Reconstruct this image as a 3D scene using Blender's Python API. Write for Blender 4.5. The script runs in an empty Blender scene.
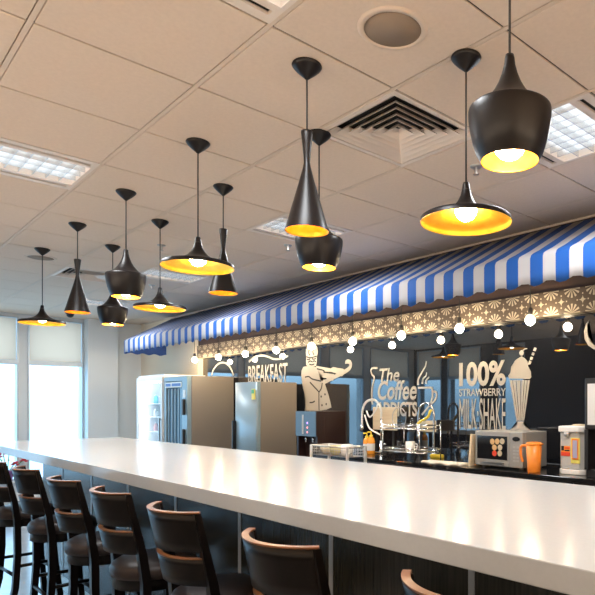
import bpy, bmesh, math, random
from mathutils import Vector, Matrix
random.seed(7)
PI = math.pi
scene = bpy.context.scene
COL = scene.collection

# ---------------------------------------------------------------- camera, sky, light, exposure
EYE = 1.42          # eye height
CEIL = 2.787        # underside of the ceiling tiles
cam_data = bpy.data.cameras.new('camera')
cam = bpy.data.objects.new('camera', cam_data)
COL.objects.link(cam)
cam.location = (0, 0, EYE)
cam.rotation_euler = (PI/2, 0, PI/2 - 0.8102)
cam_data.sensor_width = 36
cam_data.lens = 600.2/595*36
cam_data.shift_x = -0.2401
cam_data.shift_y = 0.1815
cam_data.clip_start = 0.02
scene.camera = cam

scene.view_settings.view_transform = 'Standard'
scene.view_settings.look = 'None'
scene.view_settings.gamma = 1
scene.view_settings.use_curve_mapping = False
scene.view_settings.exposure = 0.85

SKY = (0.74, 1.38, 2.0)
SKY_STRENGTH = 1.65
world = bpy.data.worlds.new('sky')
scene.world = world
world.use_nodes = True
wn = world.node_tree
wn.nodes.clear()
w_out = wn.nodes.new('ShaderNodeOutputWorld')
w_bg = wn.nodes.new('ShaderNodeBackground')
w_tc = wn.nodes.new('ShaderNodeTexCoord')
w_sep = wn.nodes.new('ShaderNodeSeparateXYZ')
w_ramp = wn.nodes.new('ShaderNodeValToRGB')
wn.links.new(w_tc.outputs['Generated'], w_sep.inputs[0])
wn.links.new(w_sep.outputs['Z'], w_ramp.inputs[0])
w_ramp.color_ramp.elements[0].position = 0.0
w_ramp.color_ramp.elements[0].color = (0.55*SKY[0], 0.55*SKY[1], 0.55*SKY[2], 1)
w_ramp.color_ramp.elements[1].position = 0.06
w_ramp.color_ramp.elements[1].color = (*SKY, 1)
wn.links.new(w_ramp.outputs[0], w_bg.inputs[0])
w_bg.inputs[1].default_value = SKY_STRENGTH
wn.links.new(w_bg.outputs[0], w_out.inputs[0])

def area_light(name, loc, rot, sx, sy, power, color):
    l = bpy.data.lights.new(name, 'AREA')
    l.shape = 'RECTANGLE'; l.size = sx; l.size_y = sy
    l.energy = power; l.color = color
    o = bpy.data.objects.new(name, l)
    o.location = loc; o.rotation_euler = rot
    COL.objects.link(o)
    return o
WARM = (1.0, 0.80, 0.60)
# added unseen fill lights behind and right of the camera, warming the ceiling
area_light('fill_light', (-1.5, -1.9, 1.75), (PI*0.86, 0, 0), 7.0, 0.25, 72, WARM)
area_light('fill_light', (1.9, 1.2, 1.75), (PI, -PI*0.12, 0), 0.25, 4.0, 40, WARM)

# ---------------------------------------------------------------- materials
def mat(name, color, rough=0.5, metal=0.0, spec=0.5, ior=1.5, emit=None, strength=0.0, coat=0.0):
    m = bpy.data.materials.new(name); m.use_nodes = True
    b = m.node_tree.nodes['Principled BSDF']
    b.inputs['Base Color'].default_value = (*color, 1)
    b.inputs['Roughness'].default_value = rough
    b.inputs['Metallic'].default_value = metal
    b.inputs['Specular IOR Level'].default_value = spec
    b.inputs['IOR'].default_value = ior
    b.inputs['Coat Weight'].default_value = coat
    if emit:
        b.inputs['Emission Color'].default_value = (*emit, 1)
        b.inputs['Emission Strength'].default_value = strength
    return m

def add_noise(m, scale, c1, c2, bump=0.0, stretch=(1, 1, 1), detail=4):
    nt = m.node_tree; b = nt.nodes['Principled BSDF']
    tc = nt.nodes.new('ShaderNodeTexCoord'); mp = nt.nodes.new('ShaderNodeMapping')
    mp.inputs['Scale'].default_value = stretch
    nz = nt.nodes.new('ShaderNodeTexNoise'); nz.inputs['Scale'].default_value = scale; nz.inputs['Detail'].default_value = detail
    rp = nt.nodes.new('ShaderNodeValToRGB')
    rp.color_ramp.elements[0].position = 0.3; rp.color_ramp.elements[0].color = (*c1, 1)
    rp.color_ramp.elements[1].position = 0.7; rp.color_ramp.elements[1].color = (*c2, 1)
    nt.links.new(tc.outputs['Object'], mp.inputs[0]); nt.links.new(mp.outputs[0], nz.inputs['Vector'])
    nt.links.new(nz.outputs[0], rp.inputs[0]); nt.links.new(rp.outputs[0], b.inputs['Base Color'])
    if bump:
        bp = nt.nodes.new('ShaderNodeBump'); bp.inputs['Strength'].default_value = bump; bp.inputs['Distance'].default_value = 0.003
        nt.links.new(nz.outputs[0], bp.inputs['Height']); nt.links.new(bp.outputs[0], b.inputs['Normal'])
    return m

M = {}
M['tile'] = add_noise(mat('ceiling_tile', (.74, .60, .49), 0.9), 60, (.72, .585, .475), (.76, .62, .505), 0.15)
M['tee'] = mat('ceiling_tee', (.70, .57, .46), 0.6)
M['void'] = mat('dark_void', (.012, .011, .01), 0.8)
M['floor'] = add_noise(mat('floor_tile', (.30, .30, .30), 0.16), 3, (.27, .275, .28), (.34, .34, .335))
M['wall_beige'] = mat('beige_paint', (.90, .75, .57), 0.7)
M['wall_cool'] = mat('pale_paint', (.72, .74, .75), 0.7)
M['wall_rear'] = mat('dark_grey_paint', (.10, .095, .09), 0.7)
M['wall_brown'] = mat('brown_paint', (.05, .027, .020), 0.6)
M['alu'] = mat('aluminium', (.50, .56, .61), 0.4, 0.3)
M['white_paint'] = mat('white_paint', (.8, .8, .79), 0.4)
M['quartz'] = add_noise(mat('white_quartz', (.55, .595, .635), 0.16, 0, 0.24), 90, (.54, .585, .625), (.56, .605, .645))
M['veneer'] = add_noise(mat('dark_veneer', (.03, .03, .025), 0.25), 6, (.018, .019, .014), (.042, .04, .03), 0, (14, 14, 0.6))
M['steel'] = mat('brushed_steel', (.48, .46, .44), 0.3, 1.0)
M['chrome'] = mat('chrome', (.75, .75, .75), 0.12, 1.0)
M['black_metal'] = mat('satin_black_metal', (.010, .0075, .0075), 0.36, 0.0, 0.34)
M['cord'] = mat('black_cord', (.03, .025, .022), 0.6)
M['gold'] = add_noise(mat('brass_lining', (1.0, .50, .03), 0.30, 0.45), 26, (.95, .44, .02), (1.0, .56, .05), 0.35)
M['bulb'] = mat('lit_bulb', (1, .9, .7), 0.3, emit=(1.0, .78, .46), strength=60)
M['globe'] = mat('lit_globe_bulb', (1, .9, .75), 0.3, emit=(1.0, .80, .52), strength=120)
M['stool_wood'] = add_noise(mat('black_stained_wood', (.005, .004, .004), 0.34, 0, 0.25), 5, (.004, .003, .003), (.007, .005, .005), 0, (8, 8, 1))
M['stool_edge'] = add_noise(mat('brown_wood_edge_glint', (.22, .09, .035), 0.3), 8, (.17, .07, .028), (.28, .12, .045))  # brown wood rims, with the pendants' reflection painted into the lighter colour
M['vinyl'] = add_noise(mat('brown_vinyl', (.032, .024, .024), 0.42, 0, 0.35), 140, (.029, .022, .022), (.036, .027, .027), 0.2)
M['black_glass'] = mat('black_back_painted_glass', (.010, .011, .015), 0.015, 0.0, 0.5, 2.0)
M['decal'] = mat('cream_vinyl_film', (.52, .47, .41), 0.55)
M['decal_dark'] = mat('dark_cut_line', (.02, .018, .018), 0.5)
M['black_top'] = mat('black_stone', (.012, .012, .013), 0.10)
M['black_panel'] = mat('black_laminate', (.015, .014, .014), 0.35)
M['fridge_white'] = mat('white_enamel', (.82, .83, .84), 0.35)
M['fridge_lit'] = mat('lit_cabinet_liner', (.62, .65, .68), 0.5)
M['tube'] = mat('led_tube', (1, 1, 1), 0.4, emit=(.92, .97, 1.0), strength=8)
M['fridge_side'] = mat('taupe_steel', (.30, .255, .215), 0.42, 0.35)
M['fridge_blue'] = mat('silver_blue_steel', (.27, .36, .41), 0.34, 0.2)
M['panel_blue'] = mat('dispenser_blue_panel', (.09, .15, .21), 0.3)
M['dark_blue_glass'] = mat('tinted_door_glass', (.03, .10, .16), 0.06, 0, 0.6)
M['black_plastic'] = mat('black_plastic', (.015, .015, .017), 0.35)
M['grey_plastic'] = mat('grey_plastic', (.50, .49, .47), 0.4)
M['silver_plastic'] = mat('silver_plastic', (.42, .40, .37), 0.35, 0.3)
M['white_plastic'] = mat('white_plastic', (.80, .79, .76), 0.4)
M['orange'] = mat('orange_plastic', (.90, .27, .03), 0.35)
M['soap'] = mat('orange_soap', (.85, .33, .03), 0.2)
M['yellow'] = mat('yellow_rubber', (.85, .60, .04), 0.5)
M['red'] = mat('red_print', (.75, .06, .02), 0.5)
M['sticker_green'] = mat('green_print', (.12, .45, .20), 0.5)
M['sticker_yellow'] = mat('yellow_print', (.85, .72, .15), 0.5)
M['sticker_blue'] = mat('blue_print', (.10, .22, .55), 0.5)
M['purple_led'] = mat('purple_led', (.3, .1, .6), 0.4, emit=(.45, .25, 1.0), strength=1.5)
M['red_led'] = mat('red_led', (.6, .1, .1), 0.4, emit=(1.0, .3, .25), strength=1.2)
M['board'] = add_noise(mat('pale_wood', (.75, .60, .40), 0.5), 4, (.70, .55, .36), (.80, .66, .46), 0, (1, 1, 10))
M['cloth'] = mat('cream_cloth', (.72, .66, .55), 0.9)
M['ceramic'] = mat('white_ceramic', (.82, .80, .76), 0.2)
M['ceramic_tan'] = mat('tan_ceramic', (.62, .50, .34), 0.25)
M['ceramic_green'] = mat('pale_yellow_ceramic', (.68, .62, .28), 0.25)
M['screen'] = mat('pale_panel', (.74, .72, .70), 0.4)
M['screen_dark'] = mat('oven_window', (.012, .012, .014), 0.08)
M['biscuit'] = mat('tan_print', (.72, .45, .20), 0.5)
M['petal'] = mat('red_petal', (.70, .03, .05), 0.5)
M['leaf'] = add_noise(mat('green_leaf', (.10, .30, .06), 0.5), 20, (.07, .24, .04), (.16, .40, .09))
M['pot'] = mat('purple_pot', (.35, .16, .42), 0.4)
M['soil'] = mat('soil', (.05, .035, .025), 0.9)
M['brown_sensor'] = mat('taupe_mesh', (.30, .22, .16), 0.8)
M['troffer'] = mat('white_fitting', (.78, .68, .60), 0.5)
M['lens'] = mat('fluorescent_lens', (.9, .92, .94), 0.5, emit=(.90, .96, 1.0), strength=0.85)
M['louvre'] = mat('louvre_blade', (.72, .73, .74), 0.25, 0.8)
BOTTLES = [mat('drink_%s' % n, c, 0.25) for n, c in (('teal', (.10, .45, .50)), ('pale', (.70, .75, .78)), ('rose', (.70, .35, .35)), ('mint', (.45, .65, .60)), ('blue', (.20, .38, .60)))]

def pane_material():
    m = bpy.data.materials.new('clear_glass'); m.use_nodes = True
    nt = m.node_tree; nt.nodes.clear()
    o = nt.nodes.new('ShaderNodeOutputMaterial'); mx = nt.nodes.new('ShaderNodeMixShader')
    t = nt.nodes.new('ShaderNodeBsdfTransparent'); t.inputs[0].default_value = (.97, .98, .98, 1)
    g = nt.nodes.new('ShaderNodeBsdfGlossy'); g.inputs['Roughness'].default_value = 0.02
    f = nt.nodes.new('ShaderNodeFresnel'); f.inputs[0].default_value = 1.45
    ge = nt.nodes.new('ShaderNodeNewGeometry'); inv = nt.nodes.new('ShaderNodeMath'); inv.operation = 'SUBTRACT'; inv.inputs[0].default_value = 1
    mu = nt.nodes.new('ShaderNodeMath'); mu.operation = 'MULTIPLY'
    nt.links.new(ge.outputs['Backfacing'], inv.inputs[1]); nt.links.new(f.outputs[0], mu.inputs[0]); nt.links.new(inv.outputs[0], mu.inputs[1])
    nt.links.new(mu.outputs[0], mx.inputs[0]); nt.links.new(t.outputs[0], mx.inputs[1]); nt.links.new(g.outputs[0], mx.inputs[2])
    nt.links.new(mx.outputs[0], o.inputs[0]); return m
M['pane'] = pane_material()

def blind_material():
    m = bpy.data.materials.new('roller_blind_mesh'); m.use_nodes = True
    nt = m.node_tree; nt.nodes.clear()
    o = nt.nodes.new('ShaderNodeOutputMaterial'); mx = nt.nodes.new('ShaderNodeMixShader'); mx.inputs[0].default_value = 0.04
    d = nt.nodes.new('ShaderNodeBsdfDiffuse'); d.inputs[0].default_value = (.70, .58, .48, 1)
    tr = nt.nodes.new('ShaderNodeBsdfTranslucent'); tr.inputs[0].default_value = (.76, .57, .455, 1)
    mx2 = nt.nodes.new('ShaderNodeMixShader'); mx2.inputs[0].default_value = 0.95
    t = nt.nodes.new('ShaderNodeBsdfTransparent'); t.inputs[0].default_value = (1, .95, .9, 1)
    nt.links.new(d.outputs[0], mx2.inputs[1]); nt.links.new(tr.outputs[0], mx2.inputs[2])
    nt.links.new(mx2.outputs[0], mx.inputs[1]); nt.links.new(t.outputs[0], mx.inputs[2])
    nt.links.new(mx.outputs[0], o.inputs[0]); return m
M['blind'] = blind_material()

def math_node(nt, op, a, b=None, clamp=False):
    n = nt.nodes.new('ShaderNodeMath'); n.operation = op; n.use_clamp = clamp
    for i, v in enumerate((a, b)):
        if v is None: continue
        if isinstance(v, (int, float)): n.inputs[i].default_value = v
        else: nt.links.new(v, n.inputs[i])
    return n.outputs[0]

def stripe_material(period, phase):
    m = mat('awning_canvas', (.5, .5, .5), 0.75)
    nt = m.node_tree; b = nt.nodes['Principled BSDF']
    tc = nt.nodes.new('ShaderNodeTexCoord'); sp = nt.nodes.new('ShaderNodeSeparateXYZ')
    nt.links.new(tc.outputs['Object'], sp.inputs[0])
    x = math_node(nt, 'FRACT', math_node(nt, 'DIVIDE', math_node(nt, 'ADD', sp.outputs[0], -phase + period*400.25), period))
    s = math_node(nt, 'LESS_THAN', x, 0.53)
    mx = nt.nodes.new('ShaderNodeMix'); mx.data_type = 'RGBA'
    nt.links.new(s, mx.inputs['Factor'])
    mx.inputs['A'].default_value = (.46, .45, .46, 1); mx.inputs['B'].default_value = (.006, .090, .38, 1)
    nt.links.new(mx.outputs['Result'], b.inputs['Base Color'])
    return m
M['canvas'] = stripe_material(0.1915, -2.389)

def band_material(cell, z0):
    m = mat('fretwork_band', (.4, .3, .2), 0.5)
    nt = m.node_tree; b = nt.nodes['Principled BSDF']
    tc = nt.nodes.new('ShaderNodeTexCoord'); sp = nt.nodes.new('ShaderNodeSeparateXYZ')
    nt.links.new(tc.outputs['Object'], sp.inputs[0])
    def centred(o, off):
        f = math_node(nt, 'FRACT', math_node(nt, 'DIVIDE', math_node(nt, 'ADD', o, off + cell*100), cell))
        return math_node(nt, 'SUBTRACT', f, 0.5)
    px, pz = centred(sp.outputs[0], 0), centred(sp.outputs[2], -z0)
    ax, az = math_node(nt, 'ABSOLUTE', px), math_node(nt, 'ABSOLUTE', pz)
    cx, cz = math_node(nt, 'SUBTRACT', 0.5, ax), math_node(nt, 'SUBTRACT', 0.5, az)
    r = math_node(nt, 'SQRT', math_node(nt, 'ADD', math_node(nt, 'MULTIPLY', cx, cx), math_node(nt, 'MULTIPLY', cz, cz)))
    th = math_node(nt, 'ARCTAN2', cz, cx)
    petal = math_node(nt, 'ABSOLUTE', math_node(nt, 'COSINE', math_node(nt, 'MULTIPLY', th, 6)))
    lim = math_node(nt, 'MULTIPLY', math_node(nt, 'GREATER_THAN', petal, 0.72), 0.38)
    flower = math_node(nt, 'LESS_THAN', r, lim)
    star = math_node(nt, 'LESS_THAN', math_node(nt, 'ADD', math_node(nt, 'SQRT', ax), math_node(nt, 'SQRT', az)), 0.46)
    dot = math_node(nt, 'LESS_THAN', math_node(nt, 'ABSOLUTE', math_node(nt, 'SUBTRACT', math_node(nt, 'MAXIMUM', ax, az), 0.25)), 0.03)
    dot = math_node(nt, 'MULTIPLY', dot, math_node(nt, 'LESS_THAN', math_node(nt, 'MINIMUM', ax, az), 0.03))
    mask = math_node(nt, 'ADD', math_node(nt, 'ADD', flower, star), dot, True)
    mx = nt.nodes.new('ShaderNodeMix'); mx.data_type = 'RGBA'
    nt.links.new(mask, mx.inputs['Factor'])
    mx.inputs['A'].default_value = (.075, .052, .035, 1); mx.inputs['B'].default_value = (.46, .39, .29, 1)
    nt.links.new(mx.outputs['Result'], b.inputs['Base Color'])
    return m
M['band'] = band_material(0.18, 2.10)

# ---------------------------------------------------------------- mesh helpers
def nb(): return bmesh.new()

def box(bm, x0, x1, y0, y1, z0, z1, bevel=0.0, mi=0):
    vs = [bm.verts.new(p) for p in ((x0,y0,z0),(x1,y0,z0),(x1,y1,z0),(x0,y1,z0),(x0,y0,z1),(x1,y0,z1),(x1,y1,z1),(x0,y1,z1))]
    fs = [bm.faces.new([vs[i] for i in f]) for f in ((0,3,2,1),(4,5,6,7),(0,1,5,4),(1,2,6,5),(2,3,7,6),(3,0,4,7))]
    for f in fs: f.material_index = mi
    if bevel:
        es = list({e for f in fs for e in f.edges})
        bmesh.ops.bevel(bm, geom=es, offset=bevel, segments=2, profile=0.5, affect='EDGES')
    return vs

def lathe(bm, prof, seg=32, c=(0, 0, 0), mi=0, a0=0, a1=2*PI):
    full = abs(a1 - a0 - 2*PI) < 1e-6
    n = seg if full else seg + 1
    rings = []
    for r, z in prof:
        if r < 1e-6:
            rings.append([bm.verts.new((c[0], c[1], c[2]+z))])
        else:
            rings.append([bm.verts.new((c[0]+r*math.cos(a0+(a1-a0)*i/seg), c[1]+r*math.sin(a0+(a1-a0)*i/seg), c[2]+z)) for i in range(n)])
    for A, B in zip(rings, rings[1:]):
        for i in range(seg):
            j = (i+1) % n
            if len(A) == 1 and len(B) == 1: continue
            if len(A) == 1: f = bm.faces.new((A[0], B[j], B[i]))
            elif len(B) == 1: f = bm.faces.new((A[i], A[j], B[0]))
            else: f = bm.faces.new((A[i], A[j], B[j], B[i]))
            f.smooth = True; f.material_index = mi

def tube(bm, pts, r, seg=8, closed=False, mi=0, cap=True):
    pts = [Vector(p) for p in pts]; n = len(pts); rings = []
    rr = r if isinstance(r, (list, tuple)) else [r]*n
    up = None
    for i, p in enumerate(pts):
        a = pts[(i-1) % n] if (closed or i > 0) else p
        b = pts[(i+1) % n] if (closed or i < n-1) else p
        t = (b - a).normalized()
        if up is None:
            up = Vector((0, 0, 1)) if abs(t.z) < 0.9 else Vector((1, 0, 0))
        s = t.cross(up).normalized(); up = s.cross(t).normalized()
        rings.append([bm.verts.new(p + (s*math.cos(2*PI*k/seg) + up*math.sin(2*PI*k/seg))*rr[i]) for k in range(seg)])
    m = n if closed else n-1
    for i in range(m):
        A, B = rings[i], rings[(i+1) % n]
        for k in range(seg):
            f = bm.faces.new((A[k], A[(k+1) % seg], B[(k+1) % seg], B[k])); f.smooth = True; f.material_index = mi
    if cap and not closed:
        bm.faces.new(rings[0][::-1]).material_index = mi; bm.faces.new(rings[-1]).material_index = mi

def bar(bm, a, b, w, d=None, mi=0):
    """square bar between two points"""
    a, b = Vector(a), Vector(b); d = d or w
    t = (b-a).normalized(); ref = Vector((1, 0, 0)) if abs(t.x) < 0.9 else Vector((0, 1, 0))
    s = (ref - t*ref.dot(t)).normalized(); u = t.cross(s)
    A = [bm.verts.new(a + s*sx*w/2 + u*sy*d/2) for sx, sy in ((-1,-1),(1,-1),(1,1),(-1,1))]
    B = [bm.verts.new(b + s*sx*w/2 + u*sy*d/2) for sx, sy in ((-1,-1),(1,-1),(1,1),(-1,1))]
    for k in range(4): bm.faces.new((A[k], A[(k+1)%4], B[(k+1)%4], B[k])).material_index = mi
    bm.faces.new(A[::-1]).material_index = mi; bm.faces.new(B).material_index = mi

def prism_xz(bm, pts, y0, y1, mi=0):
    """outline in (x, z) extruded from y0 to y1"""
    A = [bm.verts.new((x, y0, z)) for x, z in pts]; B = [bm.verts.new((x, y1, z)) for x, z in pts]
    n = len(pts)
    fs = [bm.faces.new(A), bm.faces.new(B[::-1])] + [bm.faces.new((A[i], A[(i+1)%n], B[(i+1)%n], B[i])) for i in range(n)]
    for f in fs: f.material_index = mi
    bmesh.ops.triangulate(bm, faces=fs[:2])

def smooth_line(p, sub=5):
    out = []
    n = len(p)
    for i in range(n-1):
        p0, p1, p2, p3 = p[max(i-1,0)], p[i], p[i+1], p[min(i+2,n-1)]
        for k in range(sub):
            t = k/sub
            out.append(tuple(0.5*((2*b) + (-a+c)*t + (2*a-5*b+4*c-d)*t*t + (-a+3*b-3*c+d)*t**3) for a, b, c, d in zip(p0, p1, p2, p3)))
    out.append(tuple(p[-1])); return out

def stroke_xz(bm, pts, w, y0, y1, w_end=None, sub=5):
    """a flat band of width w along a line in the x-z plane"""
    p = smooth_line(pts, sub); n = len(p); L, R_ = [], []
    for i in range(n):
        a, b = p[max(i-1,0)], p[min(i+1,n-1)]
        dx, dz = b[0]-a[0], b[1]-a[1]; l = math.hypot(dx, dz) or 1
        ww = w + ((w_end if w_end is not None else w) - w)*i/(n-1)
        L.append((p[i][0]-dz/l*ww/2, p[i][1]+dx/l*ww/2)); R_.append((p[i][0]+dz/l*ww/2, p[i][1]-dx/l*ww/2))
    for i in range(n-1):
        q = [L[i], L[i+1], R_[i+1], R_[i]]
        A = [bm.verts.new((x, y0, z)) for x, z in q]; B = [bm.verts.new((x, y1, z)) for x, z in q]
        bm.faces.new(A); bm.faces.new(B[::-1]); bm.faces.new((A[0],B[0],B[1],A[1])); bm.faces.new((A[2],B[2],B[3],A[3]))

def obj(name, bm, m, parent=None, kind=None, label=None, loc=None, bevel=None):
    bmesh.ops.recalc_face_normals(bm, faces=bm.faces[:])
    me = bpy.data.meshes.new(name); bm.to_mesh(me); bm.free()
    for mm in (m if isinstance(m, (list, tuple)) else [m]): me.materials.append(mm)
    o = bpy.data.objects.new(name, me); COL.objects.link(o)
    if parent: o.parent = parent
    if loc: o.location = loc
    if kind: o['kind'] = kind
    if label: o['label'] = label
    if bevel:
        md = o.modifiers.new('bevel', 'BEVEL'); md.width = bevel; md.segments = 2; md.limit_method = 'ANGLE'
    return o

def tag(o, label, cat, group=None):
    o['label'] = label; o['category'] = cat
    if group: o['group'] = group
    return o

def thing(name, label, cat, loc=(0, 0, 0), rz=0, group=None):
    o = bpy.data.objects.new(name, None); o.empty_display_size = 0.1
    COL.objects.link(o); o.location = loc; o.rotation_euler = (0, 0, rz)
    return tag(o, label, cat, group)

def dup(root, loc, rz=0, label=None, group=None):
    r = root.copy(); COL.objects.link(r); r.location = loc; r.rotation_euler = (0, 0, rz)
    if label: r['label'] = label
    if group: r['group'] = group
    for ch in list(root.children):
        c = ch.copy(); COL.objects.link(c); c.parent = r
        for g in list(ch.children):
            d = g.copy(); COL.objects.link(d); d.parent = c
    return r

def structure(name, bm, m, parent=None): return obj(name, bm, m, parent, kind='structure' if parent is None else None)
CHEF_HAT = [(-5.888, 1.98), (-5.9, 2.029), (-5.894, 2.081), (-5.864, 2.112), (-5.8, 2.124), (-5.726, 2.111), (-5.673, 2.08), (-5.661, 2.023), (-5.679, 1.968)]
CHEF_HEAD = [(-5.888, 1.976), (-5.894, 1.933), (-5.891, 1.886), (-5.858, 1.867), (-5.761, 1.856), (-5.696, 1.87), (-5.679, 1.922), (-5.679, 1.965)]
CHEF_COAT = [(-5.882, 1.871), (-5.95, 1.868), (-5.984, 1.827), (-5.993, 1.771), (-5.975, 1.682), (-5.937, 1.576), (-5.9, 1.488), (-5.907, 1.418), (-5.919, 1.359), (-5.644, 1.361), (-5.5, 1.375), (-5.408, 1.399), (-5.427, 1.46), (-5.461, 1.535), (-5.5, 1.611), (-5.534, 1.671), (-5.512, 1.7), (-5.6, 1.698), (-5.58, 1.794), (-5.551, 1.796), (-5.679, 1.852), (-5.761, 1.852)]
CHEF_ARM = [(-5.696, 1.868), (-5.394, 1.823), (-5.411, 1.789), (-5.551, 1.799), (-5.679, 1.845)]
CHEF_HAND = [(-5.405, 1.83), (-5.378, 1.842), (-5.28, 1.825), (-5.199, 1.815), (-5.162, 1.794), (-5.183, 1.756), (-5.215, 1.734), (-5.285, 1.74), (-5.317, 1.767), (-5.411, 1.79)]
CHEF_FOREARM = [(-5.563, 1.786), (-5.361, 1.762), (-5.345, 1.745), (-5.372, 1.69), (-5.439, 1.695), (-5.506, 1.724), (-5.58, 1.736)]
CHEF_STAFF = [(-5.6, 1.669), (-5.5, 1.69), (-5.375, 1.725), (-5.253, 1.757), (-5.141, 1.79), (-5.084, 1.816), (-5.063, 1.847), (-5.079, 1.877), (-5.11, 1.888), (-5.136, 1.883), (-5.136, 1.867)]
CHEF_LINES = [[(-5.815, 1.687), (-5.717, 1.624), (-5.635, 1.571)], [(-5.635, 1.571), (-5.592, 1.613), (-5.574, 1.672)], [(-5.638, 1.571), (-5.638, 1.469), (-5.635, 1.364)], [(-5.821, 1.453), (-5.761, 1.456), (-5.717, 1.47)], [(-5.913, 1.747), (-5.837, 1.751), (-5.761, 1.72), (-5.597, 1.693)], [(-5.679, 1.835), (-5.543, 1.809), (-5.551, 1.789)], [(-5.882, 1.983), (-5.821, 1.966), (-5.747, 1.969), (-5.679, 1.978)], [(-5.876, 1.955), (-5.846, 1.946), (-5.809, 1.95)], [(-5.776, 1.953), (-5.738, 1.946), (-5.696, 1.952)], [(-5.852, 1.915), (-5.806, 1.929), (-5.767, 1.915)], [(-5.761, 1.914), (-5.732, 1.927), (-5.696, 1.914)], [(-5.827, 1.893), (-5.776, 1.884), (-5.726, 1.892)], [(-5.827, 2.06), (-5.84, 2.026), (-5.815, 1.993)], [(-5.738, 2.071), (-5.756, 2.029), (-5.732, 1.993)]]
CHEF_BUTTONS = [(-5.595, 1.52), (-5.523, 1.544), (-5.58, 1.423), (-5.5, 1.435)]
SHAKE_CREAM = [(-2.98, 1.64), (-2.988, 1.665), (-2.959, 1.696), (-2.957, 1.737), (-2.927, 1.76), (-2.917, 1.787), (-2.879, 1.805), (-2.855, 1.816), (-2.825, 1.799), (-2.798, 1.773), (-2.792, 1.733), (-2.765, 1.69), (-2.761, 1.645), (-2.776, 1.631)]
SHAKE_CHERRY = [(-2.855, 1.842), (-2.833, 1.841)]
SHAKE_STEM = [(-2.849, 1.855), (-2.827, 1.87), (-2.8, 1.874)]
SHAKE_STRAW = [[(-2.794, 1.745), (-2.768, 1.747), (-2.759, 1.769), (-2.78, 1.779)], [(-2.774, 1.786), (-2.753, 1.779), (-2.743, 1.801), (-2.765, 1.808)], [(-2.759, 1.821), (-2.738, 1.813), (-2.728, 1.835), (-2.749, 1.842)], [(-2.743, 1.855), (-2.722, 1.847), (-2.709, 1.872), (-2.73, 1.879)]]
SHAKE_RIBS = [[(-2.974, 1.627), (-2.949, 1.626), (-2.891, 1.297), (-2.905, 1.297)], [(-2.941, 1.626), (-2.915, 1.625), (-2.879, 1.297), (-2.887, 1.297)], [(-2.905, 1.625), (-2.867, 1.624), (-2.865, 1.297), (-2.875, 1.297)], [(-2.855, 1.623), (-2.831, 1.623), (-2.855, 1.298), (-2.861, 1.297)], [(-2.823, 1.623), (-2.801, 1.622), (-2.843, 1.298), (-2.851, 1.298)], [(-2.794, 1.622), (-2.774, 1.621), (-2.829, 1.298), (-2.839, 1.298)]]
SHAKE_BASE = [(-2.903, 1.292), (-2.829, 1.293), (-2.843, 1.272), (-2.768, 1.222), (-2.972, 1.216), (-2.891, 1.271)]
CUP = [[(-4.046, 1.586), (-3.947, 1.586), (-3.858, 1.583)], [(-3.86, 1.583), (-3.858, 1.503), (-3.889, 1.429), (-3.947, 1.373), (-3.995, 1.333)], [(-3.852, 1.549), (-3.811, 1.541), (-3.806, 1.502), (-3.837, 1.456), (-3.884, 1.429)]]
STEAM = [[(-4.046, 1.613), (-4.043, 1.666), (-3.987, 1.74), (-3.947, 1.785), (-3.936, 1.831)], [(-3.989, 1.623), (-3.979, 1.668), (-3.941, 1.695), (-3.933, 1.728)], [(-3.941, 1.62), (-3.936, 1.655), (-3.899, 1.684)]]
MUG_OUTLINE = [[(-4.631, 1.799), (-4.706, 1.801), (-4.732, 1.779), (-4.719, 1.738), (-4.681, 1.701), (-4.706, 1.635), (-4.722, 1.543), (-4.712, 1.43)]]
WAVE = [(-7.205, 1.989), (-7.055, 2.042), (-6.867, 2.053), (-6.726, 2.028), (-6.588, 1.993), (-6.435, 1.989), (-6.268, 2.013)]
ARCH = [(-8.259, 1.846), (-8.197, 1.925), (-8.095, 1.987), (-7.97, 2.013), (-7.847, 2.005), (-7.727, 1.951), (-7.656, 1.886), (-7.619, 1.824)]
CRESCENT = [(-2.25, 2.047), (-2.277, 2.016), (-2.29, 1.967), (-2.284, 1.911), (-2.255, 1.861), (-2.207, 1.829), (-2.168, 1.826), (-2.189, 1.849), (-2.233, 1.887), (-2.259, 1.941), (-2.264, 2.001)]
# ---------------------------------------------------------------- the setting
XL, XR, YR, YB = -10.7, 2.6, -2.4, 3.95      # left wall, right wall, rear wall, kitchen wall
bm = nb(); box(bm, XL-.3, XR, YR-.3, YB+.1, -.1, 0); structure('floor', bm, M['floor'])

def tx(u): return -(2.534 + .6*u)      # ceiling grid: tile columns run away along the bar
def ty(v): return .5416 + .6*v
TROFFERS = [(-2, 3), (2, 3), (6, 3), (10, 3), (-2, 0), (2, 0)]
DIFFUSERS = [(-1, 2), (7, 2)]
bm = nb()
for iu in range(-9, 14):
    for iv in range(-5, 6):
        if (iu, iv) in TROFFERS or (iu, iv) in DIFFUSERS: continue
        x1, x0 = min(tx(iu), XR), max(tx(iu+1), XL); y0, y1 = max(ty(iv), YR), min(ty(iv+1), 3.88)
        if x1 - x0 < .03 or y1 - y0 < .03: continue
        box(bm, x0+.005, x1-.005, y0+.012, y1-.012, CEIL, CEIL+.018, 0.003)
for iv in range(-5, 7):
    y = ty(iv)
    if YR < y < 3.88: box(bm, XL, XR, y-.009, y+.009, CEIL+.0005, CEIL+.03, 0, 1)
for iu in range(-9, 15):
    x = tx(iu)
    if XL < x < XR: box(bm, x-.003, x+.003, YR, 3.88, CEIL+.006, CEIL+.03, 0, 2)
box(bm, XL-.3, XR, YR-.3, YB+.1, CEIL+.16, CEIL+.2, 0, 2)
structure('ceiling', bm, [M['tile'], M['tee'], M['void']])

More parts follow.
